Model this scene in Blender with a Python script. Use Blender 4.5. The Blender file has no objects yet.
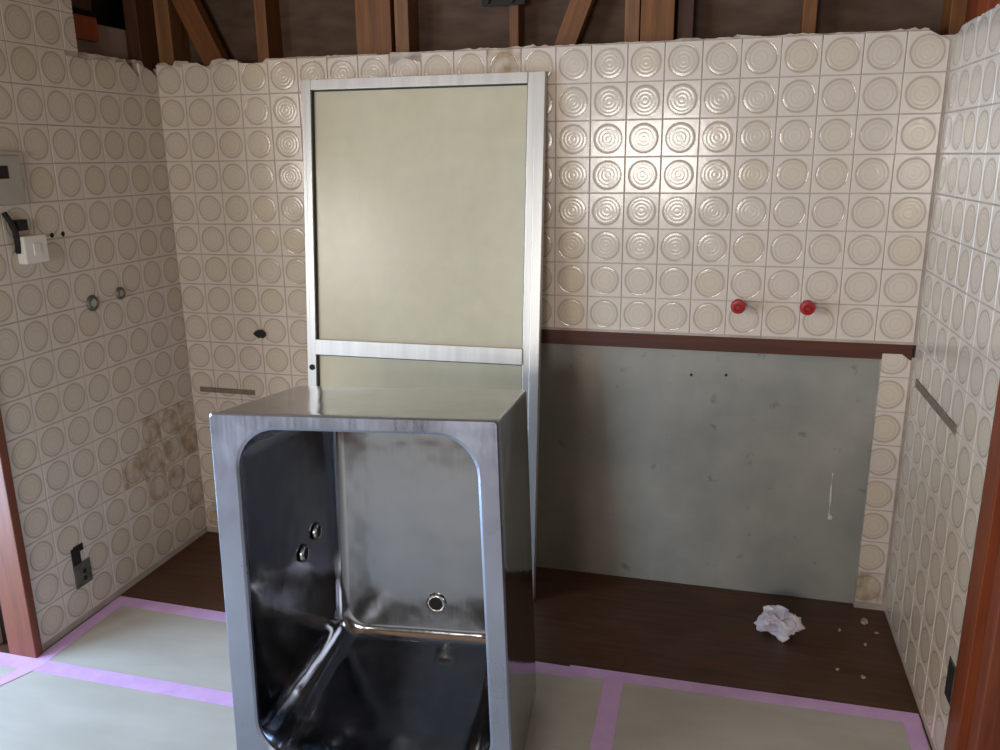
import bpy, bmesh, math, random
from mathutils import Vector, Matrix, noise

random.seed(7)
T = 0.11            # one wall tile, metres
FLOORV = -16.2      # floor level in tile courses, measured from the top of the tiling
def V(u, d, v): return Vector((u*T, d*T, (v-FLOORV)*T))
def lin(r, g, b):
    f = lambda c: ((c/255+0.055)/1.055)**2.4 if c > 10 else c/255/12.92
    return (f(r), f(g), f(b), 1.0)

scene = bpy.context.scene
COL = scene.collection

# ------------------------------------------------------------------ camera
cam_d = bpy.data.cameras.new('camera'); cam = bpy.data.objects.new('camera', cam_d); COL.objects.link(cam)
cam_d.sensor_fit = 'HORIZONTAL'; cam_d.sensor_width = 36.0; cam_d.lens = 822.5/1000*36.0
cam_d.clip_start = 0.02
yaw, pitch, roll = -0.2611, -0.26024, -0.0110
fw = Vector((math.sin(yaw)*math.cos(pitch), math.cos(yaw)*math.cos(pitch), math.sin(pitch)))
rt = Vector((math.cos(yaw), -math.sin(yaw), 0)); up = rt.cross(fw)
r2 = math.cos(roll)*rt + math.sin(roll)*up; u2 = -math.sin(roll)*rt + math.cos(roll)*up
m = Matrix((r2, u2, -fw)).transposed().to_4x4(); m.translation = V(17.656, -24.096, -2.937)
cam.matrix_world = m
scene.camera = cam

# ------------------------------------------------------------------ world, daylight, exposure
w = bpy.data.worlds.new('world'); scene.world = w; w.use_nodes = True
w.node_tree.nodes['Background'].inputs[0].default_value = (0.55, 0.62, 0.75, 1)
w.node_tree.nodes['Background'].inputs[1].default_value = 0.25
scene.view_settings.view_transform = 'Standard'; scene.view_settings.look = 'None'
scene.view_settings.exposure = -0.16; scene.view_settings.gamma = 1.0
scene.view_settings.use_curve_mapping = False
ROOM_L, ROOM_R, ROOM_B, CEILV = -8.0, 32.0, -46.0, 7.6
def area(name, loc, target, sx, sy, power, color):
    l = bpy.data.lights.new(name, 'AREA'); l.shape = 'RECTANGLE'; l.size = sx; l.size_y = sy
    l.energy = power; l.color = color
    o = bpy.data.objects.new(name, l); COL.objects.link(o); o.location = loc
    o.rotation_euler = (Vector(target)-Vector(loc)).to_track_quat('-Z', 'Y').to_euler()
    return o
# unseen openings made up to fit highlights and shadows, with a lamp in each
GD = (-20.5, -9.6, -16.0, 0.6)        # d0, d1, v0, v1 of the garden door, added to brighten the floor
SW_ = (-38.0, -24.5, -6.0, 1.0)       # the side window further back, unseen and added
RW = (7.0, 15.7, -6.2, -0.3)          # u0, u1, v0, v1 of the rear window, unseen and added
p = V(ROOM_L+0.35, (GD[0]+GD[1])/2, (GD[2]+GD[3])/2)
area('added_door_daylight', p, p+Vector((1, 0, 0)), (GD[1]-GD[0])*T, (GD[3]-GD[2])*T, 88, (0.56, 0.75, 1.0))
p = V(ROOM_L+0.35, (SW_[0]+SW_[1])/2, (SW_[2]+SW_[3])/2)
area('added_side_daylight', p, p+Vector((1, 0, 0)), (SW_[1]-SW_[0])*T, (SW_[3]-SW_[2])*T, 66, (1.0, 0.96, 0.91))
p = V((RW[0]+RW[1])/2, ROOM_B+0.35, (RW[2]+RW[3])/2)
area('added_rear_daylight', p, p+Vector((0, 1, 0)), (RW[1]-RW[0])*T, (RW[3]-RW[2])*T, 60, (1.0, 0.95, 0.88))

# ------------------------------------------------------------------ node helpers
def mat(name):
    m = bpy.data.materials.new(name); m.use_nodes = True
    nt = m.node_tree; b = nt.nodes['Principled BSDF']
    return m, nt, b
def nd(nt, typ, **kw):
    n = nt.nodes.new(typ)
    for k, v in kw.items(): setattr(n, k, v)
    return n
def mth(nt, op, a, b=None, clamp=False):
    n = nd(nt, 'ShaderNodeMath', operation=op, use_clamp=clamp)
    for i, x in enumerate((a, b)):
        if x is None: continue
        if isinstance(x, (int, float)): n.inputs[i].default_value = x
        else: nt.links.new(x, n.inputs[i])
    return n.outputs[0]
def mixc(nt, fac, a, b, typ='MIX'):
    n = nd(nt, 'ShaderNodeMix', data_type='RGBA', blend_type=typ)
    for i, x in ((0, fac), (6, a), (7, b)):
        if isinstance(x, (int, float)): n.inputs[i].default_value = x
        elif isinstance(x, tuple): n.inputs[i].default_value = x
        else: nt.links.new(x, n.inputs[i])
    return n.outputs[2]
def coords(nt, scale=(1, 1, 1), kind='Object', rot=(0, 0, 0)):
    c = nd(nt, 'ShaderNodeTexCoord'); mp = nd(nt, 'ShaderNodeMapping')
    mp.inputs['Scale'].default_value = scale; mp.inputs['Rotation'].default_value = rot
    nt.links.new(c.outputs[kind], mp.inputs[0]); return mp.outputs[0]
def noi(nt, vec, scale, detail=4, rough=0.55):
    n = nd(nt, 'ShaderNodeTexNoise'); n.inputs['Scale'].default_value = scale
    n.inputs['Detail'].default_value = detail; n.inputs['Roughness'].default_value = rough
    nt.links.new(vec, n.inputs['Vector']); return n.outputs[0]
def ramp(nt, fac, a, b, lo=0.35, hi=0.65):
    n = nd(nt, 'ShaderNodeValToRGB'); n.color_ramp.elements[0].position = lo; n.color_ramp.elements[1].position = hi
    n.color_ramp.elements[0].color = a; n.color_ramp.elements[1].color = b
    nt.links.new(fac, n.inputs[0]); return n.outputs[0]
def bump(nt, b, h, strength=0.3, dist=0.002):
    n = nd(nt, 'ShaderNodeBump'); n.inputs['Strength'].default_value = strength; n.inputs['Distance'].default_value = dist
    nt.links.new(h, n.inputs['Height']); nt.links.new(n.outputs[0], b.inputs['Normal'])
def simple(name, a, b=None, scale=8, rough=0.6, metal=0.0, bstr=0.0, stretch=(1, 1, 1), lo=0.35, hi=0.65, spec=0.5, kind='Object'):
    m, nt, bs = mat(name)
    v = coords(nt, stretch, kind); n = noi(nt, v, scale)
    nt.links.new(ramp(nt, n, a, b or a, lo, hi), bs.inputs['Base Color'])
    bs.inputs['Roughness'].default_value = rough; bs.inputs['Metallic'].default_value = metal
    bs.inputs['Specular IOR Level'].default_value = spec
    if bstr: bump(nt, bs, n, bstr)
    return m

# glazed tile: printed and moulded concentric circles; the print varies tile by tile
def tile_mat(name, stain=0.0):
    m, nt, b = mat(name)
    tc = nd(nt, 'ShaderNodeTexCoord'); sx = nd(nt, 'ShaderNodeSeparateXYZ'); nt.links.new(tc.outputs['Object'], sx.inputs[0])
    oi = nd(nt, 'ShaderNodeObjectInfo'); rnd = oi.outputs['Random']
    x2 = mth(nt, 'MULTIPLY', sx.outputs[0], sx.outputs[0]); z2 = mth(nt, 'MULTIPLY', sx.outputs[2], sx.outputs[2])
    r = mth(nt, 'DIVIDE', mth(nt, 'SQRT', mth(nt, 'ADD', x2, z2)), T)
    wob = nd(nt, 'ShaderNodeVectorMath', operation='ADD'); nt.links.new(tc.outputs['Object'], wob.inputs[0]); nt.links.new(oi.outputs['Location'], wob.inputs[1])
    n1 = noi(nt, wob.outputs[0], 30, 3); n2 = noi(nt, wob.outputs[0], 2.2, 3)
    r = mth(nt, 'ADD', r, mth(nt, 'MULTIPLY', mth(nt, 'SUBTRACT', n1, 0.5), 0.03))
    def band(c, wd):
        return mth(nt, 'SUBTRACT', 1.0, mth(nt, 'DIVIDE', mth(nt, 'ABSOLUTE', mth(nt, 'SUBTRACT', r, c)), wd), clamp=True)
    disk = mth(nt, 'MULTIPLY', mth(nt, 'SUBTRACT', 0.415, r), 25.0, clamp=True)
    ringline = band(0.395, 0.05); ring2 = band(0.30, 0.03); ring3 = band(0.17, 0.03)
    base = mixc(nt, mth(nt, 'MULTIPLY', n2, 0.6), lin(216, 205, 194), lin(209, 197, 184))
    c = mixc(nt, mth(nt, 'MULTIPLY', disk, 0.55), base, lin(203, 191, 175))
    yel = mth(nt, 'MULTIPLY', disk, mth(nt, 'MULTIPLY', mth(nt, 'SUBTRACT', rnd, 0.45), 1.2, clamp=True))
    c = mixc(nt, yel, c, lin(205, 192, 170))
    c = mixc(nt, mth(nt, 'MULTIPLY', ringline, 0.72), c, lin(158, 142, 126))
    c = mixc(nt, mth(nt, 'MULTIPLY', ring2, 0.30), c, lin(158, 142, 126))
    c = mixc(nt, mth(nt, 'MULTIPLY', ring3, 0.15), c, lin(158, 142, 126))
    if stain:
        dirt = mth(nt, 'MULTIPLY', mth(nt, 'SUBTRACT', noi(nt, wob.outputs[0], 14, 4), 0.42), 5*stain, clamp=True)
        c = mixc(nt, dirt, c, lin(150, 120, 80))
    nt.links.new(c, b.inputs['Base Color'])
    b.inputs['Roughness'].default_value = 0.16
    h = mth(nt, 'MULTIPLY', mth(nt, 'MULTIPLY', mth(nt, 'SINE', mth(nt, 'MULTIPLY', r, 62.0)), disk), 0.22)
    h = mth(nt, 'ADD', h, mth(nt, 'MULTIPLY', n1, 0.9))
    bump(nt, b, h, 0.33, 0.001)
    return m
M = {}
M['tile'] = tile_mat('glazed_tile')
M['tile_stained'] = tile_mat('glazed_tile_stained', 0.7)
M['grout'] = simple('grout', lin(160, 147, 136), lin(184, 172, 160), 12, 0.9, bstr=0.2)
M['mortar'] = simple('mortar', lin(150, 138, 126), lin(205, 194, 182), 25, 0.95, bstr=0.5)
M['board'] = simple('backing_board', lin(72, 56, 47), lin(94, 75, 63), 6, 0.9, bstr=0.1, stretch=(1, 1, 3))
M['boardgrey'] = simple('grey_board', lin(128, 110, 100), lin(150, 132, 120), 5, 0.9)
def wood(name, a, b, stretch=(14, 14, 0.8), rough=0.6, scale=3.0):
    m, nt, bs = mat(name)
    v = coords(nt, stretch); n = noi(nt, v, scale, 6, 0.6); n2 = noi(nt, v, scale*6, 3)
    f = mth(nt, 'ADD', mth(nt, 'MULTIPLY', n, 0.75), mth(nt, 'MULTIPLY', n2, 0.25))
    nt.links.new(ramp(nt, f, a, b, 0.35, 0.66), bs.inputs['Base Color']); bs.inputs['Roughness'].default_value = rough
    bump(nt, bs, f, 0.25, 0.001)
    return m
M['stud'] = wood('stud_wood', lin(92, 54, 20), lin(130, 80, 34))
M['stud_pale'] = wood('stud_wood_pale', lin(104, 68, 38), lin(140, 96, 56))
M['stud_dark'] = wood('stud_wood_dark', lin(54, 24, 14), lin(80, 40, 22))
M['stud_red'] = wood('stud_wood_red', lin(120, 50, 18), lin(150, 72, 28))
M['jamb'] = wood('jamb_wood', lin(100, 52, 35), lin(128, 70, 48), rough=0.4)
M['jamb2'] = wood('jamb_wood_deep', lin(96, 40, 18), lin(126, 60, 28), rough=0.4)
M['rail'] = wood('rail_wood', lin(60, 25, 13), lin(86, 40, 21), stretch=(0.8, 14, 14))
M['doorway_dark'] = wood('dark_doorway', lin(30, 16, 12), lin(44, 24, 18), rough=0.5)  # darkness of the open doorway, put into the colour
def floor_mat():
    m, nt, bs = mat('bare_floor')
    v = coords(nt, (1, 10, 1)); n = noi(nt, v, 5, 6, 0.6); v2 = coords(nt); n2 = noi(nt, v2, 3.2, 5)
    c = ramp(nt, n, lin(58, 32, 17), lin(88, 54, 31), 0.3, 0.7)
    dust = mth(nt, 'MULTIPLY', mth(nt, 'SUBTRACT', n2, 0.42), 2.2, clamp=True)
    c = mixc(nt, mth(nt, 'MULTIPLY', dust, 0.45), c, lin(104, 92, 80))
    nt.links.new(c, bs.inputs['Base Color']); bs.inputs['Roughness'].default_value = 0.5
    bump(nt, bs, n, 0.15, 0.001); return m
M['floor'] = floor_mat()
M['sheet'] = simple('protective_sheet', lin(180, 180, 174), lin(192, 193, 188), 3, 0.62, stretch=(1, 3, 1))
M['tape'] = simple('masking_tape', lin(212, 174, 234), lin(222, 188, 240), 18, 0.55)
def panel_mat():
    m, nt, bs = mat('cement_board')
    v = coords(nt); n = noi(nt, v, 2.6, 5, 0.6); n2 = noi(nt, coords(nt, (9, 9, 0.9)), 2.5, 4); n3 = noi(nt, v, 22, 3)
    c = ramp(nt, n, lin(126, 127, 122), lin(166, 162, 151), 0.3, 0.72)
    c = mixc(nt, mth(nt, 'MULTIPLY', n2, 0.28), c, lin(126, 128, 123))
    spots = mth(nt, 'MULTIPLY', mth(nt, 'SUBTRACT', n3, 0.66), 9, clamp=True)
    c = mixc(nt, mth(nt, 'MULTIPLY', spots, 0.6), c, lin(88, 92, 88))
    nt.links.new(c, bs.inputs['Base Color']); bs.inputs['Roughness'].default_value = 0.7
    bump(nt, bs, n3, 0.12, 0.002); return m
M['panel'] = panel_mat()
M['plaster'] = simple('plaster', lin(108, 94, 78), lin(124, 109, 91), 4, 0.9)
M['ceiling'] = simple('ceiling_board', lin(128, 100, 74), lin(150, 120, 92), 4, 0.9, stretch=(6, 1, 1))
M['alu'] = simple('anodised_aluminium', lin(200, 200, 200), lin(214, 214, 212), 4, 0.38, metal=0.55, stretch=(8, 8, 0.5))
M['alu_dark'] = simple('gasket', lin(40, 40, 38), None, 5, 0.7)
def glass_mat():
    m, nt, bs = mat('frosted_glass'); nt.nodes.remove(bs)
    df = nd(nt, 'ShaderNodeBsdfDiffuse'); tr = nd(nt, 'ShaderNodeBsdfTranslucent'); tp = nd(nt, 'ShaderNodeBsdfTransparent'); gl = nd(nt, 'ShaderNodeBsdfGlossy')
    n = noi(nt, coords(nt, (1, 1, 0.8)), 5, 5); dc = ramp(nt, n, lin(246, 240, 212), lin(252, 246, 222))
    nt.links.new(dc, df.inputs[0]); tr.inputs[0].default_value = lin(244, 244, 228); tp.inputs[0].default_value = lin(250, 252, 246)
    gl.inputs['Roughness'].default_value = 0.25
    def mx(f, a, b):
        k = nd(nt, 'ShaderNodeMixShader')
        if isinstance(f, float): k.inputs[0].default_value = f
        else: nt.links.new(f, k.inputs[0])
        nt.links.new(a, k.inputs[1]); nt.links.new(b, k.inputs[2]); return k.outputs[0]
    haze = mx(0.18, df.outputs[0], tr.outputs[0])
    smear = mth(nt, 'ADD', 0.28, mth(nt, 'MULTIPLY', noi(nt, coords(nt), 9, 4), 0.2))
    x = mx(smear, haze, tp.outputs[0])
    fr_ = nd(nt, 'ShaderNodeFresnel'); fr_.inputs[0].default_value = 1.45
    x = mx(fr_.outputs[0], x, gl.outputs[0])
    nt.links.new(x, nt.nodes['Material Output'].inputs[0])
    h = noi(nt, coords(nt), 60, 3); b = nd(nt, 'ShaderNodeBump'); b.inputs['Strength'].default_value = 0.12; b.inputs['Distance'].default_value = 0.001
    nt.links.new(h, b.inputs['Height']); nt.links.new(b.outputs[0], gl.inputs['Normal'])
    return m
M['glass'] = glass_mat()
def steel_mat(name, base, r0, r1, bs_=0.12):
    m, nt, bs = mat(name)
    v = coords(nt); n = noi(nt, v, 5, 6, 0.65); n2 = noi(nt, coords(nt, (30, 30, 2)), 4, 3)
    bs.inputs['Metallic'].default_value = 1.0
    nt.links.new(ramp(nt, n, tuple(c*0.82 for c in base[:3])+(1,), base, 0.3, 0.7), bs.inputs['Base Color'])
    mr = nd(nt, 'ShaderNodeMapRange'); mr.inputs[3].default_value = r0; mr.inputs[4].default_value = r1
    mr.inputs[1].default_value = 0.3; mr.inputs[2].default_value = 0.7
    nt.links.new(mth(nt, 'ADD', mth(nt, 'MULTIPLY', n, 0.7), mth(nt, 'MULTIPLY', n2, 0.3)), mr.inputs[0])
    nt.links.new(mr.outputs[0], bs.inputs['Roughness'])
    bump(nt, bs, noi(nt, v, 3.5, 3), bs_, 0.02)
    return m
M['steel'] = steel_mat('stainless_steel', lin(162, 165, 172), 0.06, 0.2, 0.22)
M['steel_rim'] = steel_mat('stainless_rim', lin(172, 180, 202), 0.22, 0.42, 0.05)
M['chrome'] = simple('chrome', lin(190, 190, 188), None, 5, 0.25, metal=1.0)
M['black'] = simple('black', lin(14, 13, 12), lin(22, 20, 18), 9, 0.7)
M['cavity'] = simple('dark_cavity', lin(26, 18, 14), lin(34, 24, 20), 9, 0.95)
M['redcap'] = simple('red_plastic', lin(150, 14, 20), lin(164, 20, 26), 9, 0.4)
M['pipe'] = simple('grey_pipe', lin(120, 124, 118), None, 9, 0.45, metal=0.4)
M['greybox'] = simple('grey_plastic', lin(166, 162, 152), lin(176, 172, 162), 6, 0.5)
M['white'] = simple('white_plastic', lin(228, 224, 218), lin(236, 233, 228), 6, 0.45)
M['galv'] = simple('galvanised', lin(96, 96, 90), lin(120, 120, 112), 20, 0.5, metal=0.6)
M['cloth'] = simple('white_cloth', lin(214, 212, 232), lin(236, 235, 246), 20, 0.9, bstr=0.3)
M['stainline'] = simple('sealant_line', lin(112, 100, 88), lin(132, 120, 106), 30, 0.8)
M['caulk'] = simple('caulk', lin(196, 196, 186), lin(210, 210, 200), 30, 0.7)
M['windowframe'] = simple('window_frame', lin(150, 150, 146), None, 5, 0.4, metal=0.5)
M['windowglass'] = simple('window_pane', lin(200, 210, 220), None, 5, 0.1)

# ------------------------------------------------------------------ mesh helpers
def obj(name, bm, m, parent=None, smooth=False):
    me = bpy.data.meshes.new(name)
    bmesh.ops.recalc_face_normals(bm, faces=bm.faces)
    if smooth:
        for f in bm.faces: f.smooth = True
    bm.to_mesh(me); bm.free(); me.materials.append(M[m] if isinstance(m, str) else m)
    o = bpy.data.objects.new(name, me); COL.objects.link(o)
    if parent is not None: o.parent = parent
    return o
def empty(name, loc, rot=(0, 0, 0), parent=None):
    o = bpy.data.objects.new(name, None); COL.objects.link(o); o.location = loc; o.rotation_euler = rot
    o.empty_display_size = 0.1
    if parent is not None: o.parent = parent
    return o
def tag(o, label, cat, group=None):
    o['label'] = label; o['category'] = cat
    if group: o['group'] = group
    return o
def struct(o, label=None, cat=None):
    o['kind'] = 'structure'
    if label: o['label'] = label
    if cat: o['category'] = cat
    return o
def abox(bm, lo, hi, bev=0.0):
    lo, hi = Vector(lo), Vector(hi); c = (lo+hi)/2; s = hi-lo
    g = bmesh.ops.create_cube(bm, size=1.0, matrix=Matrix.Translation(c) @ Matrix.Diagonal((abs(s.x), abs(s.y), abs(s.z), 1)))
    if bev:
        es = list({e for v in g['verts'] for e in v.link_edges})
        bmesh.ops.bevel(bm, geom=es, offset=bev, segments=2, affect='EDGES', profile=0.6)
    return g['verts']
def box(name, lo, hi, m, parent=None, bev=0.0):
    """box given by two corners in world (u,d,v) coordinates, origin at its centre"""
    a, b = V(*lo), V(*hi); c = (a+b)/2
    bm = bmesh.new(); abox(bm, a-c, b-c, bev)
    o = obj(name, bm, m, parent); o.location = c; return o
def cyl(bm, p0, p1, r0, r1=None, seg=24, caps=True):
    p0, p1 = Vector(p0), Vector(p1); r1 = r0 if r1 is None else r1
    q = (p1-p0).to_track_quat('Z', 'Y').to_matrix().to_4x4()
    bmesh.ops.create_cone(bm, cap_ends=caps, segments=seg, radius1=r0, radius2=r1, depth=(p1-p0).length,
                          matrix=Matrix.Translation((p0+p1)/2) @ q)
def lathe(bm, prof, axis_m, seg=28, close=False):
    """prof: (radius, height) pairs turned about local Z, then moved by axis_m"""
    rings = []
    for r, h in prof:
        rings.append([bm.verts.new(axis_m @ Vector((r*math.cos(2*math.pi*i/seg), r*math.sin(2*math.pi*i/seg), h))) for i in range(seg)])
    for a, b in zip(rings, rings[1:]):
        for i in range(seg):
            bm.faces.new((a[i], a[(i+1) % seg], b[(i+1) % seg], b[i]))
    if close: bm.faces.new(rings[0]); bm.faces.new(rings[-1])
    return rings
def tube(bm, pts, r, seg=10):
    pts = [Vector(p) for p in pts]; rings = []
    for i, p in enumerate(pts):
        t = (pts[min(i+1, len(pts)-1)]-pts[max(i-1, 0)]).normalized()
        q = t.to_track_quat('Z', 'Y')
        rings.append([bm.verts.new(p + q @ Vector((r*math.cos(2*math.pi*k/seg), r*math.sin(2*math.pi*k/seg), 0))) for k in range(seg)])
    for a, b in zip(rings, rings[1:]):
        for k in range(seg): bm.faces.new((a[k], a[(k+1) % seg], b[(k+1) % seg], b[k]))
    bm.faces.new(rings[0]); bm.faces.new(rings[-1])

# ------------------------------------------------------------------ room shell
o = box('floor', (ROOM_L-0.5, ROOM_B-0.5, FLOORV-0.4), (ROOM_R+0.5, 1.6, FLOORV), 'floor'); struct(o, 'dark brown bare wooden floor', 'floor')
o = box('ceiling', (ROOM_L-0.5, ROOM_B-0.5, CEILV), (ROOM_R+0.5, 2.2, CEILV+0.4), 'ceiling'); struct(o)

# tiled walls ---------------------------------------------------------------
GAP = 0.0012; THK = 0.0065; NS = 20
def tile_bm():
    bm = bmesh.new(); h = T/2-GAP; bv = 0.0016
    def sq(hh, y):
        pts = []
        for i in range(NS):
            a = 2*math.pi*(i+0.5)/NS - math.pi/4 - math.pi/NS
            s, k = divmod(i, NS//4); t = -1+2*k/(NS//4)
            x, z = [(1, t), (-t, 1), (-1, -t), (t, -1)][s]
            pts.append(bm.verts.new((x*hh, y, z*hh)))
        return pts
    def circ(r, y):
        return [bm.verts.new((r*T*math.cos(2*math.pi*i/NS-math.pi/4), y, r*T*math.sin(2*math.pi*i/NS-math.pi/4))) for i in range(NS)]
    rings = [sq(h, THK), sq(h, bv), sq(h-bv, 0), circ(0.415, 0), circ(0.395, 0.00028), circ(0.37, 0.0), circ(0.31, -0.0001)]
    for a, b in zip(rings, rings[1:]):
        for i in range(NS): bm.faces.new((a[i], a[(i+1) % NS], b[(i+1) % NS], b[i]))
    bm.faces.new(rings[-1]); bm.faces.new(rings[0][::-1])
    return bm
_tiles = {}
def tile_mesh(cuts=(), m='tile'):
    """cuts: (px, pz, nx, nz) in tile units, the side the normal points to is broken away"""
    key = (tuple(cuts), m)
    if key in _tiles: return _tiles[key]
    bm = tile_bm()
    for px, pz, nx, nz in cuts:
        r = bmesh.ops.bisect_plane(bm, geom=list(bm.verts)+list(bm.edges)+list(bm.faces), plane_co=(px*T, 0, pz*T), plane_no=(nx, 0, nz), clear_outer=True)
        es = [e for e in r['geom_cut'] if isinstance(e, bmesh.types.BMEdge)]
        if es: bmesh.ops.edgeloop_fill(bm, edges=[e for e in es if e.is_boundary])
    me = bpy.data.meshes.new('tile'); bmesh.ops.recalc_face_normals(bm, faces=bm.faces)
    bm.to_mesh(me); bm.free(); me.materials.append(M[m]); _tiles[key] = me
    return me
def add_tile(parent, loc, rotz, cuts=(), m='tile'):
    o = bpy.data.objects.new('tile', tile_mesh(cuts, m)); COL.objects.link(o); o.parent = parent
    j = lambda s: random.uniform(-s, s)
    o.location = loc; o.rotation_euler = (j(0.007), j(0.004), rotz+j(0.007)); return o
PANEL0, PANEL1, STRIP = 8.7, 22.2, 22.18
RAILV0, RAILV1 = -8.06, -8.50
G0 = 0.022      # grout surface behind the tile faces (tiles' faces lie at d = 0)
SLAB = 0.34
bm = bmesh.new()
for lo, hi in (((-0.4, G0, RAILV0), (23.4, SLAB, -0.14)), ((-0.4, G0, FLOORV), (PANEL0, SLAB, RAILV0)),
               ((STRIP, G0, FLOORV), (23.4, SLAB, -8.42)), ((-1.7, 1.5, FLOORV), (24.7, 1.7, CEILV)),
               ((PANEL0, SLAB+0.1, FLOORV), (STRIP+0.3, SLAB+0.5, RAILV0))):
    abox(bm, V(*lo), V(*hi))
WB = obj('wall_back', bm, 'grout'); struct(WB, 'cream tiled back wall with studs bared above and grey boards below', 'wall')
OFF = 0.942
edges_u = [0.0, OFF] + [OFF + i for i in range(1, 22)] + [23.0]
# broken edges of the top course of the back wall
topcuts = {1: [(0.3, 0.36, 0.5, 1)], 2: [(-0.2, 0.40, -0.35, 1)], 3: [(0, 0.40, 0.05, 1)], 0: [(0.0, 0.43, 0.1, 1)], 8: [(0.0, 0.36, 0.25, 1), (-0.1, 0.36, -0.5, 1)],
           22: [(0.05, 0.46, 0.55, 1)], 6: [(0, 0.46, -0.06, 1)]}
for c in range(23):
    uc = OFF + c - 0.5
    for row in range(16):
        v1 = -row; vc = v1 - 0.5
        cuts = []
        if c == 0: cuts.append((-0.5+0.058+0.005, 0, -1, 0))
        if c == 22: cuts.append((0.5, 0, 1, 0))
        mm = 'tile'
        if row == 0 and c in topcuts: cuts += topcuts[c]
        if row >= 8:
            if c >= 9 and c < 22: continue
            if c == 8: cuts.append((PANEL0-uc, 0, 1, 0))
            if c == 22:
                cuts.append((STRIP-uc, 0, -1, 0))
                if row == 8: cuts += [(0, 0.17, 0.0, 1), (0.30, 0.12, 0.75, 1)]
                if row == 15: mm = 'tile_stained'
        if row == 0 and c == 11: mm = 'tile_stained'
        if (c, row) in ((0, 15), (3, 15)): mm = 'tile_stained'
        # u positions: last column ends exactly in the corner
        add_tile(WB, V(uc, 0, vc), 0, tuple(cuts), mm)
# ragged mortar edge along the top of the tiling
def ragged(name, parent, axis, fix0, fix1, a0, a1, gaps, seed, base=-0.16, amp=0.10):
    rng = random.Random(seed); bm = bmesh.new(); n = int((a1-a0)/0.11)
    prev = None; top = []
    for i in range(n+1):
        a = a0+(a1-a0)*i/n
        hgt = 0.02+amp*rng.random()*abs(noise.noise((a*0.7+seed, 0, 0)))*2
        for g0, g1, dep in gaps:
            if g0 <= a <= g1: hgt = -dep*(0.7+0.4*rng.random())
        quad = []
        for f in (fix0, fix1):
            for v in (base-0.4, hgt if f == fix0 else hgt-0.03*rng.random()):
                quad.append(bm.verts.new(V(a, f, v) if axis == 'u' else V(f, a, v)))
        if prev:
            p0, p1, p2, p3 = prev; q0, q1, q2, q3 = quad
            for f in ((p0, q0, q1, p1), (p1, q1, q3, p3), (p3, q3, q2, p2), (p2, q2, q0, p0)): bm.faces.new(f)
        else: bm.faces.new((quad[0], quad[1], quad[3], quad[2]))
        prev = quad
    bm.faces.new((prev[0], prev[2], prev[3], prev[1]))
    return obj(name, bm, 'mortar', parent)
ragged('mortar_edge', WB, 'u', 0.05, SLAB-0.02, 0.02, 22.98, [(1.2, 1.9, 0.12), (3.0, 3.8, 0.10), (7.6, 7.95, 0.18), (22.5, 23, 0.25), (0.45, .6, .06)], 3)
# cladding and framing bared above the tiling
for i, (a, b) in enumerate(((-0.4, 3.6), (3.62, 8.2), (8.22, 11.6), (11.62, 15.9), (15.92, 19.6), (19.62, 24.4))):
    box('backing_board', (a, 1.30, -1.0), (b, 1.42+0.02*(i % 2), CEILV-0.05), 'board', WB)
for a, b, m_, d0, d1 in ((-0.12, 0.42, 'stud_pale', 0.36, 1.28), (3.41, 3.80, 'stud', 0.40, 1.28), (6.78, 7.90, 'stud', 0.36, 1.28), (8.0, 8.43, 'stud_pale', 0.42, 1.28),
                         (11.45, 11.72, 'stud', 0.60, 1.28), (14.78, 15.18, 'stud_pale', 0.42, 1.28), (15.22, 16.12, 'stud', 0.36, 1.28), (16.2, 16.62, 'stud_dark', 0.62, 1.28),
                         (19.43, 19.78, 'stud', 0.50, 1.28), (22.94, 23.30, 'stud', 0.36, 1.28), (23.32, 23.8, 'stud_red', 0.5, 1.28)):
    box('stud', (a, d0, -0.6), (b, d1, CEILV-0.05), m_, WB, 0.002)
def brace(p0, p1, wd, d0, d1, m_):
    (ua, va), (ub, vb) = p0, p1
    ax = Vector((ub-ua, 0, vb-va)); L = ax.length*T; ang = math.atan2(ub-ua, vb-va)
    bm = bmesh.new(); abox(bm, (-wd*T/2, -(d1-d0)*T/2, -L/2), (wd*T/2, (d1-d0)*T/2, L/2), 0.002)
    o = obj('brace', bm, m_, WB); o.location = V((ua+ub)/2, (d0+d1)/2, (va+vb)/2); o.rotation_euler = (0, ang, 0)
brace((1.92, -0.20), (-0.05, 3.9), 0.70, 0.42, 0.85, 'stud')
brace((12.98, -0.20), (14.5, 3.6), 0.58, 0.45, 0.9, 'stud')
bm = bmesh.new(); abox(bm, (-0.07, -0.004, -0.012), (0.07, 0.004, 0.012), 0.002); cyl(bm, (0.03, 0.004, 0), (0.03, -0.016, 0), 0.007); cyl(bm, (-0.05, 0.004, 0), (-0.05, -0.016, 0), 0.007)
o = obj('iron_strap', bm, 'black', WB); o.location = V(11.3, 0.5, 1.32)
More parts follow.
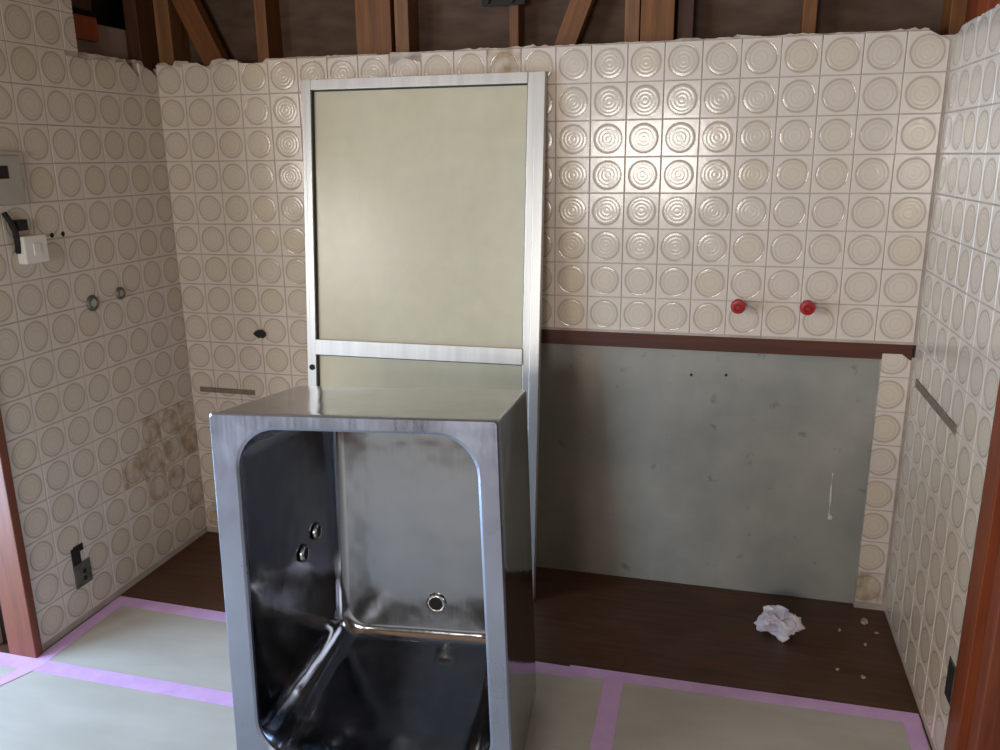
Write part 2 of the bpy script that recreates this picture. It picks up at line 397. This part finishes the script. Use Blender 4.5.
# rail and grey boards where the sink unit stood
box('rail', (PANEL0, 0.02, RAILV1), (22.95, 0.42, RAILV0), 'rail', WB, 0.002)
for a, b, e in ((PANEL0, PANEL1, 0.0),):
    box('grey_board', (a, 0.24+e, FLOORV), (b, SLAB+0.1, RAILV1), 'panel', WB, 0.0015)
bm = bmesh.new(); tube(bm, [(0, 0, -0.075), (0.001, 0, -0.03), (-0.001, 0, 0.02), (0, 0, 0.072)], 0.0035, 8); o = obj('caulk_streak', bm, 'caulk', WB); o.location = V(21.25, 0.24, -12.7)
bm = bmesh.new(); bmesh.ops.create_uvsphere(bm, u_segments=10, v_segments=6, radius=0.008); o = obj('caulk_blob', bm, 'caulk', WB, True); o.location = V(21.29, 0.23, -13.45); o.scale = (1, .4, 1.2)
for uu, vv in ((17.05, -9.3), (18.05, -9.25)):
    bm = bmesh.new(); cyl(bm, (0, 0.004, 0), (0, -0.002, 0), 0.006, 0.004, 12); o = obj('screw', bm, 'black', WB); o.location = V(uu, 0.24, vv)
box('sealant_line', (0.35, -0.03, -10.80), (2.5, 0.0, -10.62), 'stainline', WB, 0.001)

# left wall ---------------------------------------------------------------
LEND, RENDD = -7.92, -7.52
HOLE_D = -3.36
bm = bmesh.new()
for lo, hi in (((-SLAB, LEND, FLOORV), (-G0, 0.3, -0.34)), ((-SLAB, LEND, -0.34), (-G0, HOLE_D, CEILV)),
               ((-1.7, LEND, FLOORV), (-1.5, 1.6, CEILV))):
    abox(bm, V(*lo), V(*hi))
WL = obj('wall_left', bm, 'grout'); struct(WL, 'dim cream tiled left wall with a hole broken at the top', 'wall')
SH = 0.15
leftcuts = {3: [(0.0, 0.34, 0.05, 1)], 2: [(0.0, 0.40, -0.1, 1)], 1: [(-0.1, 0.42, -0.12, 1), (0.18, 0.26, 0.75, 1)], 0: [(-0.42, 0.42, 0.3, 1), (0.05, 0.30, 0.8, 1)]}
def ltile(c, row, cuts=(), mm='tile'):
    add_tile(WL, V(0, SH-c-0.5, -row-0.5), math.pi/2, tuple(cuts), mm)
for c in range(9):
    dc = SH-c-0.5                   # tile centre depth; local +x of the rotated tile points to +d
    for row in range(-2, 16):
        cuts = []
        if c == 0: cuts.append((0.5-SH, 0, 1, 0))
        lo = dc-0.5
        if lo < LEND:
            if dc+0.5 <= LEND+0.05: continue
            cuts.append((LEND-dc, 0, -1, 0))
        if row < 0:
            if dc+0.5 > HOLE_D+0.02:
                if dc-0.5 >= HOLE_D: continue
                cuts.append((HOLE_D-dc, 0, 1, 0))
        if row == 0 and c in leftcuts: cuts += leftcuts[c]
        mm = 'tile_stained' if (c, row) in ((2, 12), (1, 13), (0, 11), (3, 12), (2, 13), (1, 11), (0, 14), (1, 12), (0, 12), (2, 11)) else 'tile'
        ltile(c, row, cuts, mm)
ragged('mortar_edge', WL, 'd', -SLAB+0.02, -0.05, HOLE_D, -0.02, [(-1.3, -1.0, 0.22), (-0.5, 0, 0.32)], 9, base=-0.36, amp=0.12)
bm = bmesh.new()
box('backing_board', (-0.74, HOLE_D-0.5, -1.0), (-0.64, -0.42, 0.98), 'boardgrey', WL)
box('backing_board', (-1.49, HOLE_D-0.5, 1.05), (-1.46, 1.2, CEILV), 'cavity', WL)  # near-black sheet standing for the dark gap above the grey board
box('stud', (-0.60, -0.47, -0.8), (-0.14, 1.28, CEILV-0.05), 'stud_dark', WL, 0.002)
box('stud', (-1.33, HOLE_D-0.9, -0.8), (-0.36, HOLE_D-0.05, CEILV-0.05), 'stud_dark', WL, 0.002)
box('blocking', (-0.62, HOLE_D-0.04, 0.45), (-0.40, -1.95, 1.10), 'stud_red', WL, 0.002)
box('blocking', (-1.30, HOLE_D-0.04, 1.28), (-0.40, -2.1, 1.9), 'stud_dark', WL, 0.002)

# right wall ---------------------------------------------------------------
bm = bmesh.new(); RHOLE = -3.55
for lo, hi in (((23+G0, RENDD, FLOORV), (23+SLAB, 0.3, -0.14)), ((23+G0, RENDD, -0.14), (23+SLAB, RHOLE, CEILV)), ((24.5, RENDD, FLOORV), (24.7, 1.6, CEILV))):
    abox(bm, V(*lo), V(*hi))
WR = obj('wall_right', bm, 'grout'); struct(WR, 'cream tiled right wall seen at a steep angle', 'wall')
for c in range(8):
    dc = -c-0.5
    for row in range(-2, 16):
        cuts = []
        if dc-0.5 < RENDD:
            cuts.append((-(RENDD-dc), 0, 1, 0))      # local +x of the rotated tile points to -d
        if row < 0:
            if dc+0.5 > RHOLE+0.02:
                if dc-0.5 >= RHOLE: continue
                cuts.append((-(RHOLE-dc), 0, -1, 0))
        if row == 0 and c == 0: cuts += [(0.0, 0.40, -0.35, 1)]
        if row == 0 and c == 2: cuts += [(0.0, 0.42, -0.1, 1)]
        add_tile(WR, V(23, dc, -row-0.5), -math.pi/2, tuple(cuts))
ragged('mortar_edge', WR, 'd', 23+SLAB-0.02, 23.05, RHOLE, -0.02, [(-0.5, 0, 0.15)], 21)
box('stud', (23.36, -1.2, -0.6), (24.3, -0.3, CEILV-.05), 'stud_red', WR, 0.002)
box('stud', (23.36, -3.5, -0.6), (24.3, -3.0, CEILV-.05), 'stud', WR, 0.002)
box('sealant_line', (22.97, -4.65, -9.08), (23.0, -0.55, -8.86), 'stainline', WR, 0.001)

# posts where the alcove opens into the room
o = box('trim_1', (-0.80, -8.18, FLOORV), (0.10, LEND, CEILV), 'jamb', None, 0.003); struct(o, 'reddish brown wooden post ending the left tiled wall', 'post')
o = box('trim_2', (22.80, -8.22, FLOORV), (24.0, RENDD, CEILV), 'jamb2', None, 0.003); struct(o, 'red brown wooden post ending the right tiled wall', 'post')
o = box('trim_3', (22.99, -8.70, FLOORV), (24.2, -8.22, CEILV), 'jamb', None, 0.003); struct(o, 'lighter wooden casing in front of the right post', 'trim')
# rest of the room behind the camera
def wallbox(name, boxes, label):
    bm = bmesh.new()
    for lo, hi in boxes: abox(bm, V(*lo), V(*hi))
    o = obj(name, bm, 'plaster'); struct(o, label, 'wall'); return o
wallbox('wall_return_left', [((ROOM_L, -8.1, FLOORV), (-7.0, -7.7, CEILV)), ((-7.0, -8.1, 0.8), (-0.8, -7.7, CEILV))], 'plastered wall beside the alcove on the left')
o = box('doorway_panel', (-7.0, -7.7, FLOORV), (-0.8, -7.45, 0.8), 'doorway_dark', None, 0.002); struct(o, 'near-black panel standing for the dark doorway beside the left post', 'door')  # panel painted near-black for the unlit opening left of the post
wallbox('wall_return_right', [((24.0, -8.1, FLOORV), (ROOM_R, -7.7, CEILV))], 'plastered wall beside the alcove on the right')
wallbox('wall_side_left', [((ROOM_L-0.4, ROOM_B, FLOORV), (ROOM_L, SW_[0], CEILV)), ((ROOM_L-0.4, GD[1], FLOORV), (ROOM_L, -7.7, CEILV)),
                      ((ROOM_L-0.4, GD[0], GD[3]), (ROOM_L, GD[1], CEILV)), ((ROOM_L-0.4, SW_[1], FLOORV), (ROOM_L, GD[0], CEILV)),
                      ((ROOM_L-0.4, SW_[0], FLOORV), (ROOM_L, SW_[1], SW_[2])), ((ROOM_L-0.4, SW_[0], SW_[3]), (ROOM_L, SW_[1], CEILV))], 'plastered side wall with the added garden door')
wallbox('wall_side_right', [((ROOM_R, ROOM_B, FLOORV), (ROOM_R+0.4, -7.7, CEILV))], 'plastered side wall')
wallbox('wall_rear', [((ROOM_L, ROOM_B-0.4, FLOORV), (RW[0], ROOM_B, CEILV)), ((RW[1], ROOM_B-0.4, FLOORV), (ROOM_R, ROOM_B, CEILV)),
                      ((RW[0], ROOM_B-0.4, FLOORV), (RW[1], ROOM_B, RW[2])), ((RW[0], ROOM_B-0.4, RW[3]), (RW[1], ROOM_B, CEILV))], 'plastered rear wall with the added window')
def window(name, horiz, a0, a1, v0, v1, fixed, label, n):
    root = empty(name, V((a0+a1)/2, fixed, v0) if horiz else V(fixed, (a0+a1)/2, v0)); struct(root, label, 'window')
    def b(nm, x0, x1, z0, z1, t0, t1, m_):
        lo, hi = ((x0, fixed+t0, z0), (x1, fixed+t1, z1)) if horiz else ((fixed+t0, x0, z0), (fixed+t1, x1, z1))
        o = box(nm, lo, hi, m_, None); o.parent = root; o.location = o.location-root.location
    fr = 0.4
    b('frame', a0, a1, v0, v0+fr, -0.3, 0.0, 'windowframe'); b('frame', a0, a1, v1-fr, v1, -0.3, 0.0, 'windowframe')
    for i in range(n+1):
        x = a0+(a1-a0-fr)*i/n; b('frame', x, x+fr, v0+fr, v1-fr, -0.3, 0.0, 'windowframe')
        if i < n: b('pane', x+fr, a0+(a1-a0-fr)*(i+1)/n, v0+fr, v1-fr, -0.2, -0.15, 'windowglass')
window('window_1', False, GD[0], GD[1], GD[2]-0.2, GD[3], ROOM_L, 'unseen glazed garden door added in the side wall for its light', 2)
window('window_3', False, SW_[0], SW_[1], SW_[2], SW_[3], ROOM_L, 'unseen window added in the side wall to fit the highlights', 2)
window('window_2', True, RW[0], RW[1], RW[2], RW[3], ROOM_B, 'unseen window added in the rear wall to fit the highlights', 2)

# ------------------------------------------------------------------ floor protection
def flat_sheet(name, pts, z0, z1, m_, label, cat, group=None):
    bm = bmesh.new(); c = sum((V(u, d, FLOORV) for u, d in pts), Vector())/len(pts); c.z = 0
    bot = [bm.verts.new(V(u, d, FLOORV)-c+Vector((0, 0, z0))) for u, d in pts]; top = [bm.verts.new(V(u, d, FLOORV)-c+Vector((0, 0, z1))) for u, d in pts]
    bm.faces.new(bot[::-1]); bm.faces.new(top); n = len(pts)
    for i in range(n): bm.faces.new((bot[i], bot[(i+1) % n], top[(i+1) % n], top[i]))
    o = obj(name, bm, m_); o.location = c
    return tag(o, label, cat, group)
S0, S1 = 0.0, 0.0025
flat_sheet('protective_sheet', [(0.05, -5.0), (15.62, -5.08), (15.62, -8.48), (0.05, -8.42)], S0, S1, 'sheet', 'pale grey floor protection sheet behind the steel tub, against the left wall', 'floor sheet', 'floor protection sheets')
flat_sheet('protective_sheet', [(-6.5, -8.46), (15.62, -8.52), (15.62, -30), (-6.5, -30)], S0, S1, 'sheet', 'pale grey floor protection sheet in the bottom left foreground', 'floor sheet', 'floor protection sheets')
flat_sheet('protective_sheet', [(15.66, -5.08), (22.97, -5.06), (22.97, -30), (15.66, -30)], S0, S1, 'sheet', 'greyish floor protection sheet at the right below the bare floor', 'floor sheet', 'floor protection sheets')
TZ = S1+0.0002
def tape(pts, label, k=0): flat_sheet('masking_tape', pts, TZ+k*0.0004, TZ+0.0004+k*0.0004, 'tape', label, 'tape', 'strips of lilac masking tape')
def strip(a, b, wd, label, k=0):
    a, b = Vector(a), Vector(b); n = (b-a).normalized(); n = Vector((-n.y, n.x))*wd/2
    tape([tuple(a+n), tuple(a-n), tuple(b-n), tuple(b+n)], label, k)
strip((0.05, -4.98), (14.6, -5.25), 0.46, 'lilac tape strip between the bare floor and the sheet behind the steel tub')
strip((14.4, -5.15), (22.97, -5.08), 0.42, 'lilac tape strip edging the bare brown floor on the right', 1)
strip((15.62, -5.2), (15.80, -20), 0.50, 'lilac tape strip running towards the viewer right of the steel tub', 2)
strip((0.27, -5.1), (0.30, -8.2), 0.40, 'lilac tape strip along the foot of the left tiled wall', 1)
strip((-2.6, -8.42), (9.6, -8.46), 0.50, 'lilac tape strip crossing the floor in front of the left wooden post', 2)
strip((0.42, -8.2), (-1.4, -12.5), 0.42, 'lilac tape strip slanting out of the picture at the lower left edge', 3)
strip((22.74, -5.1), (22.74, -12.0), 0.40, 'lilac tape strip along the foot of the right tiled wall', 2)

# ------------------------------------------------------------------ aluminium door leaning on the back wall
DW, DH, DT = 7.46*T, 15.62*T, 0.30*T
lean = math.atan2(1.62, 15.5)
D = empty('glazed_door', V(8.99, -1.98, FLOORV), (-lean, 0, 0.012)); tag(D, 'aluminium framed frosted glass door leaning against the back wall', 'door')
def dpart(name, x0, x1, z0, z1, y0, y1, m_, parent=D, bev=0.0015):
    bm = bmesh.new(); c = Vector(((x0+x1)/2, (y0+y1)/2, (z0+z1)/2)); abox(bm, Vector((x0, y0, z0))-c, Vector((x1, y1, z1))-c, bev)
    o = obj(name, bm, m_, parent); o.location = c; return o
hx = DW/2; sl, sr, rt_, rb_ = 0.31*T, 0.50*T, 0.30*T, 0.75*T
mz = (16.2-8.66)*T*1.004; mh = 0.48*T
def stile(x0, x1, nm):
    bm = bmesh.new(); c = Vector(((x0+x1)/2, DT/2, DH/2)); wd = x1-x0
    abox(bm, Vector((x0, 0.004, 0))-c, Vector((x0+wd*0.42, DT, DH))-c, 0.0015)
    abox(bm, Vector((x0+wd*0.42, 0.0, 0))-c, Vector((x1, DT, DH))-c, 0.0015)
    o = obj(nm, bm, 'alu', D); o.location = c; return o
LS = stile(-hx, -hx+sl, 'stile'); RS = stile(hx-sr, hx, 'stile')
dpart('rail', -hx+sl, hx-sr, DH-rt_, DH, 0.001, DT, 'alu'); dpart('rail', -hx+sl, hx-sr, mz-mh/2, mz+mh/2, -0.001, DT, 'alu'); dpart('rail', -hx+sl, hx-sr, 0, rb_, 0.001, DT, 'alu')
gy = DT*0.55
dpart('glass_pane', -hx+sl-0.002, hx-sr+0.002, mz+mh/2-0.002, DH-rt_+0.002, gy, gy+0.004, 'glass', bev=0); dpart('glass_pane', -hx+sl-0.002, hx-sr+0.002, rb_-0.002, mz-mh/2+0.002, gy, gy+0.004, 'glass', bev=0)
for z0, z1 in ((mz+mh/2, DH-rt_), (rb_, mz-mh/2)):
    dpart('gasket', -hx+sl, -hx+sl+0.005, z0, z1, gy-0.008, gy, 'alu_dark', bev=0)
    dpart('gasket', hx-sr-0.003, hx-sr, z0, z1, gy-0.006, gy, 'alu_dark', bev=0)
    dpart('gasket', -hx+sl, hx-sr, z1-0.004, z1, gy-0.006, gy, 'alu_dark', bev=0)
bm = bmesh.new(); cyl(bm, (0, 0.004, 0), (0, -0.003, 0), 0.011, 0.010, 20); o = obj('keyhole', bm, 'black', LS); o.location = Vector((0.003, -DT/2, (16.2-9.28)*T-DH/2))

# ------------------------------------------------------------------ stainless tub standing on its end
tp = dict(u=11.13, d=-10.656, yaw=0.084, tilt=0.049, W=6.1, L=8.33, D=3.915, ol=0.138, or_=0.02, ot=0.30, ob=0.21,
          rl=0.544, rr=0.42, rt=0.298, rb=0.68, il=0.52, ir=0.52, it=0.55, ib=0.92, Di=3.77, tw=0.135)
TUB = empty('steel_tub', V(tp['u'], tp['d'], FLOORV+0.11), (-tp['tilt'], -0.020, tp['yaw'])); tag(TUB, 'dented stainless steel bathtub standing on its end, open towards the viewer', 'bathtub')
def rrect(xl0, xr0, z0, xl1, xr1, z1, rad, n=8):
    """rounded trapezoid: bottom from xl0..xr0 at z0, top from xl1..xr1 at z1; rad per corner (bl, br, tr, tl)"""
    cs = [Vector((xl0, z0)), Vector((xr0, z0)), Vector((xr1, z1)), Vector((xl1, z1))]; out = []
    for i in range(4):
        p, a, b = cs[i], cs[i-1], cs[(i+1) % 4]; da = (a-p).normalized(); db = (b-p).normalized(); r = rad[i]
        ang = da.angle(db); k = r/math.tan(ang/2); c = p+(da+db).normalized()*(r/math.sin(ang/2))
        s = p+da*k-c; e = p+db*k-c
        a0 = math.atan2(s.y, s.x); a1 = math.atan2(e.y, e.x); da_ = (a1-a0+math.pi) % (2*math.pi)-math.pi
        for j in range(n+1):
            t = a0+da_*j/n; out.append(c+Vector((math.cos(t), math.sin(t)))*r)
    return out
def loft(bm, loops, cap_last=False, cap_first=False):
    rs = [[bm.verts.new((p.x*T, y*T, p.y*T)) for p in pts] for pts, y in loops]
    n = len(rs[0])
    for a, b in zip(rs, rs[1:]):
        for i in range(n): bm.faces.new((a[i], a[(i+1) % n], b[(i+1) % n], b[i]))
    if cap_last: bm.faces.new(rs[-1])
    if cap_first: bm.faces.new(rs[0])
    return rs
h, L, Dp, tw = tp['W']/2, tp['L'], tp['D'], tp['tw']
def outer(t, ins=0.0, rad=0.07):
    return rrect(-h+tp['ol']*t+ins, h-tp['or_']*t-ins, tp['ob']*t+ins, -h+tw+tp['ol']*t+ins, h-tw-tp['or_']*t-ins, L-tp['ot']*t-ins, (rad,)*4)
def inner(t, ins=0.0, rad=0.85):
    bl = min(0.85, rad+0.22) if t > 0 else rad
    return rrect(-h+tp['rl']+tp['il']*t+ins, h-tp['rr']-tp['ir']*t-ins, tp['rb']+tp['ib']*t+ins,
                 -h+tw+tp['rl']+tp['il']*t+ins, h-tw-tp['rr']-tp['ir']*t-ins, L-tp['rt']-tp['it']*t-ins, (bl, rad, rad, rad))
bm = bmesh.new()
lo = [(outer(0.0, 0.015), 0.10), (outer(0.1, 0.0), 0.35)]
lo += [(outer(t), Dp*t) for t in (0.3, 0.5, 0.7, 0.9)] + [(outer(0.985, 0.0), Dp*0.985), (outer(1.0, 0.06), Dp)]
loft(bm, lo, cap_last=True)
SHELL = obj('outer_shell', bm, 'steel', TUB, False)
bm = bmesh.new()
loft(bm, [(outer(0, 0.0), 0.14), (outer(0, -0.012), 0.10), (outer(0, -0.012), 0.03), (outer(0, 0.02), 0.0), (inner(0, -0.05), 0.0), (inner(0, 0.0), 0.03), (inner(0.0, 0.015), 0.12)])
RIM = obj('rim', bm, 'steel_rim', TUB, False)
bm = bmesh.new()
Di = tp['Di']; lo = [(inner(0.0, 0.0), 0.06)]
for t in (0.03, 0.12, 0.3, 0.5, 0.7, 0.85): lo.append((inner(t, 0, 0.85-0.5*min(1, t*1.6)), Di*t))
fr = 0.26
for k in range(7):
    a = math.pi/2*k/6; ins = fr*(1-math.cos(a)); y = Di-fr+fr*math.sin(a)
    lo.append((inner(y/Di if y < Di else 1.0, ins, max(0.36-ins*0.4, 0.2)), y))
lo.append((inner(1.0, fr+0.5, 0.2), Di+0.015))
loft(bm, lo, cap_last=True)
bmesh.ops.recalc_face_normals(bm, faces=bm.faces)
BASIN = obj('basin', bm, 'steel', TUB, True)
sm = BASIN.data
def fitting(px, pz, y, r, name, parent=BASIN, rot=None):
    bm = bmesh.new()
    lathe(bm, [(r*0.70, 0.004), (r*0.70, -0.0015), (r*0.80, -0.003), (r*0.95, -0.0025), (r*1.08, 0.0), (r*1.1, 0.005)], Matrix.Rotation(-math.pi/2, 4, 'X') if rot is None else rot, 28)
    o = obj(name, bm, 'chrome', parent, True); o.location = Vector((px*T, y*T, pz*T))
    bm = bmesh.new(); lathe(bm, [(0.0005, -0.001), (r*0.74, -0.001)], Matrix.Rotation(-math.pi/2, 4, 'X') if rot is None else rot, 24); o2 = obj('drain_hole', bm, 'black', parent); o2.location = o.location
fitting(0.55, 2.55, Di-0.04, 0.025, 'drain_ring')
ry = Matrix.Rotation(math.pi/2, 4, 'Y')
for yy, zz in ((2.15, 4.45), (2.75, 4.75)):
    xx = -h+tp['rl']+tp['il']*yy/Di+tw*(zz/L)+0.06
    fitting(xx, zz, yy, 0.021, 'port_ring', BASIN, Matrix.Rotation(-math.pi/2, 4, 'Y'))

# ------------------------------------------------------------------ fittings left on the walls
def capped_pipe(u, v, label):
    r = empty('capped_pipe', V(u, 0, v)); tag(r, label, 'pipe', 'capped pipes on the back wall')
    rx = Matrix.Rotation(math.pi/2, 4, 'X')
    bm = bmesh.new(); lathe(bm, [(0.014, -0.002), (0.014, 0.003), (0.0095, 0.004), (0.0095, 0.034)], rx, 20, True); obj('pipe', bm, 'pipe', r, False)
    bm = bmesh.new(); lathe(bm, [(0.012, 0.030), (0.021, 0.032), (0.0225, 0.036), (0.0225, 0.052), (0.020, 0.056), (0.013, 0.057), (0.012, 0.050), (0.001, 0.050)], rx, 12)
    c = obj('cap', bm, 'redcap', r, False)
    bm = bmesh.new(); abox(bm, (-0.005, -0.060, -0.005), (0.005, -0.050, 0.005), 0.001); obj('square_stud', bm, 'redcap', c)
capped_pipe(18.25, -7.08, 'red capped water pipe, the left one of two above the brown rail')
capped_pipe(20.08, -7.05, 'red capped water pipe, the right one of two above the brown rail')
# broken pipe hole
hole = empty('pipe_hole', V(2.92, -0.01, -8.62)); tag(hole, 'dark broken pipe hole in the tiles left of the glass door', 'hole')
bm = bmesh.new(); rng = random.Random(4); n = 16
ra = [(0.030*(1+0.18*rng.uniform(-1, 1)), 0.020*(1+0.15*rng.uniform(-1, 1))) for i in range(n)]
a = [bm.verts.new((ra[i][0]*math.cos(2*math.pi*i/n), -0.001, ra[i][1]*math.sin(2*math.pi*i/n))) for i in range(n)]
b = [bm.verts.new((ra[i][0]*0.86*math.cos(2*math.pi*i/n), -0.0025, ra[i][1]*0.84*math.sin(2*math.pi*i/n))) for i in range(n)]
for i in range(n): bm.faces.new((a[i], a[(i+1) % n], b[(i+1) % n], b[i]))
obj('broken_edge', bm, 'mortar', hole)
bm = bmesh.new(); bm.faces.new([bm.verts.new((ra[i][0]*0.88*math.cos(2*math.pi*i/n), -0.0018, ra[i][1]*0.86*math.sin(2*math.pi*i/n))) for i in range(n)]); obj('dark_bore', bm, 'black', hole)
# pipe stubs with chrome collars on the left wall
ryl = Matrix.Rotation(math.pi/2, 4, 'Y')
for (dd, vv, s, lab) in ((-4.15, -6.97, 1.0, 'open chrome collared pipe stub on the left wall, the nearer and larger of two'), (-2.95, -6.87, 0.8, 'small chrome collared pipe stub on the left wall, the farther of two')):
    r = empty('pipe_stub', V(0, dd, vv)); tag(r, lab, 'pipe', 'pipe stubs on the left wall')
    bm = bmesh.new(); lathe(bm, [(0.026*s, -0.002), (0.026*s, 0.004), (0.022*s, 0.006), (0.020*s, 0.010), (0.016*s, 0.010), (0.016*s, 0.003)], ryl, 24); obj('collar', bm, 'galv', r, True)
    bm = bmesh.new(); lathe(bm, [(0.0005, 0.004), (0.0165*s, 0.004)], ryl, 20); obj('bore', bm, 'caulk', r)
for dd in (-5.28, -4.88):
    bm = bmesh.new(); lathe(bm, [(0.0005, 0.0015), (0.006, 0.0015), (0.009, -0.001)], ryl, 12)
    o = obj('screw_hole', bm, 'cavity'); o.location = V(0, dd, -4.9); tag(o, 'small dark screw hole in the left wall beside the white switch box, %s of two' % ('left' if dd < -5 else 'right'), 'screw hole', 'screw holes on the left wall')
# grey control panel at the picture edge
CP = empty('control_panel', V(0, -6.85, -3.38)); tag(CP, 'grey wall control panel with a dark display on the left wall', 'control panel')
def lp(name, d0, d1, v0, v1, x0, x1, m_, parent, ref, bev=0.002):
    bm = bmesh.new(); c = Vector(((x0+x1)/2, (d0+d1)/2*T, (v0+v1)/2*T)); abox(bm, Vector((x0, d0*T, v0*T))-c, Vector((x1, d1*T, v1*T))-c, bev)
    o = obj(name, bm, m_, parent); o.location = c; return o
lp('case', -0.95, 0.72, -0.62, 0.60, 0.0, 0.018, 'greybox', CP, None, 0.004)
lp('display', -0.75, 0.28, 0.02, 0.34, 0.017, 0.0195, 'black', CP, None, 0.001)
lp('top_ledge', -1.0, 0.78, 0.60, 0.70, 0.0, 0.022, 'greybox', CP, None, 0.002)
for k in range(2): lp('button', -0.85+0.32*k, -0.62+0.32*k, -0.42, -0.26, 0.017, 0.021, 'white', CP, None, 0.001)
SW = empty('switch_box', V(0, -6.12, -5.18)); tag(SW, 'small white switch box on the left wall below the grey control panel', 'switch')
lp('case', -0.42, 0.36, -0.36, 0.36, 0.0, 0.030, 'white', SW, None, 0.004)
lp('rocker', -0.14, 0.10, -0.16, 0.16, 0.029, 0.033, 'white', SW, None, 0.001)
CB = empty('cable_clip', V(0, -6.5, -4.7)); tag(CB, 'black cable and clip on the left wall beside the white switch box', 'cable')
bm = bmesh.new(); tube(bm, [(0.008, -0.035, 0.055), (0.012, -0.022, 0.03), (0.014, -0.012, 0.0), (0.012, -0.008, -0.03), (0.008, -0.006, -0.06)], 0.008, 8); obj('cable', bm, 'black', CB, True)
lp('clip', -0.02, 0.30, 0.02, 0.30, 0.0, 0.018, 'black', CB, None, 0.002)
# torn out socket box low on the left wall
SO = empty('socket_box', V(0, -6.05, -14.45)); tag(SO, 'broken out galvanised socket box low on the left wall', 'socket')
lp('plate', -0.30, 0.32, -0.62, 0.10, 0.0, 0.006, 'galv', SO, None, 0.001)
lp('recess', -0.30, 0.02, -0.05, 0.62, 0.0, 0.003, 'black', SO, None, 0.0)
lp('recess_notch', -0.2, 0.16, 0.45, 0.66, 0.0, 0.0028, 'cavity', SO, None, 0.0)
for dz in (-0.2, -0.42):
    bm = bmesh.new(); lathe(bm, [(0.0005, 0.0075), (0.007, 0.0075), (0.009, 0.005)], ryl, 12); o = obj('socket_hole', bm, 'black', SO); o.location = Vector((0, 0.05*T, dz*T))
# slot in the right wall
SL = empty('socket_slot', V(23, -6.73, -13.98)); tag(SL, 'narrow dark socket opening low on the right tiled wall', 'hole')
lp('frame', -0.24, 0.24, -0.46, 0.46, -0.003, 0.0, 'galv', SL, None, 0.0); lp('opening', -0.20, 0.20, -0.42, 0.42, -0.004, -0.002, 'black', SL, None, 0.0)

# ------------------------------------------------------------------ things lying on the floor
bm = bmesh.new(); bmesh.ops.create_icosphere(bm, subdivisions=5, radius=1.0)
nv = noise.noise_vector
for v in bm.verts:
    p = v.co.copy(); q = p+Vector((2.3, 6.1, 4.7))
    w_ = p*0.75 + nv(q*1.3)*0.45 + nv(q*2.8+Vector((3, 1, 7)))*0.24 + nv(q*6.0)*0.05
    v.co = w_
b0 = [min(v.co[k] for v in bm.verts) for k in range(3)]; b1 = [max(v.co[k] for v in bm.verts) for k in range(3)]
for v in bm.verts:
    n_ = [(v.co[k]-b0[k])/(b1[k]-b0[k]) for k in range(3)]
    v.co = Vector(((n_[0]-0.5)*0.152, (n_[1]-0.5)*0.125, max(0.0, n_[2]*0.10-0.012)))
o = obj('crumpled_cloth', bm, 'cloth', None, True); o.location = V(19.92, -2.0, FLOORV); o.rotation_euler = (0, 0, -0.2)
tag(o, 'crumpled white cloth lying on the bare brown floor', 'cloth')
rng = random.Random(12)
deb = [(22.35, -0.75, 1.0, 'white tile chip on the floor at the foot of the narrow tile strip'), (21.6, -1.4, 0.45, 'tiny pale chip on the brown floor just right of the crumpled cloth'),
       (22.2, -2.0, 0.4, 'tiny pale chip on the brown floor close to the right wall'), (21.3, -3.4, 0.4, 'tiny pale chip on the brown floor midway to the lilac tape'),
       (21.9, -3.6, 0.5, 'tiny pale chip on the brown floor nearest the lilac tape'), (22.6, -1.3, 0.4, 'tiny pale chip in the right corner of the brown floor')]
for u_, d_, s, lab in deb:
    bm = bmesh.new(); n = 7
    pts = [(0.021*s*(0.6+0.6*rng.random())*math.cos(2*math.pi*i/n), 0.013*s*(0.6+0.6*rng.random())*math.sin(2*math.pi*i/n)) for i in range(n)]
    bt = [bm.verts.new((x, y, 0)) for x, y in pts]; tpv = [bm.verts.new((x*0.85, y*0.85, 0.007*s*(0.7+0.5*rng.random()))) for x, y in pts]
    bm.faces.new(bt[::-1]); bm.faces.new(tpv)
    for i in range(n): bm.faces.new((bt[i], bt[(i+1) % n], tpv[(i+1) % n], tpv[i]))
    o = obj('tile_chip', bm, 'mortar'); o.location = V(u_, d_, FLOORV); o.rotation_euler = (0, 0, rng.random()*3)
    tag(o, lab, 'chip', 'tile chips on the floor')
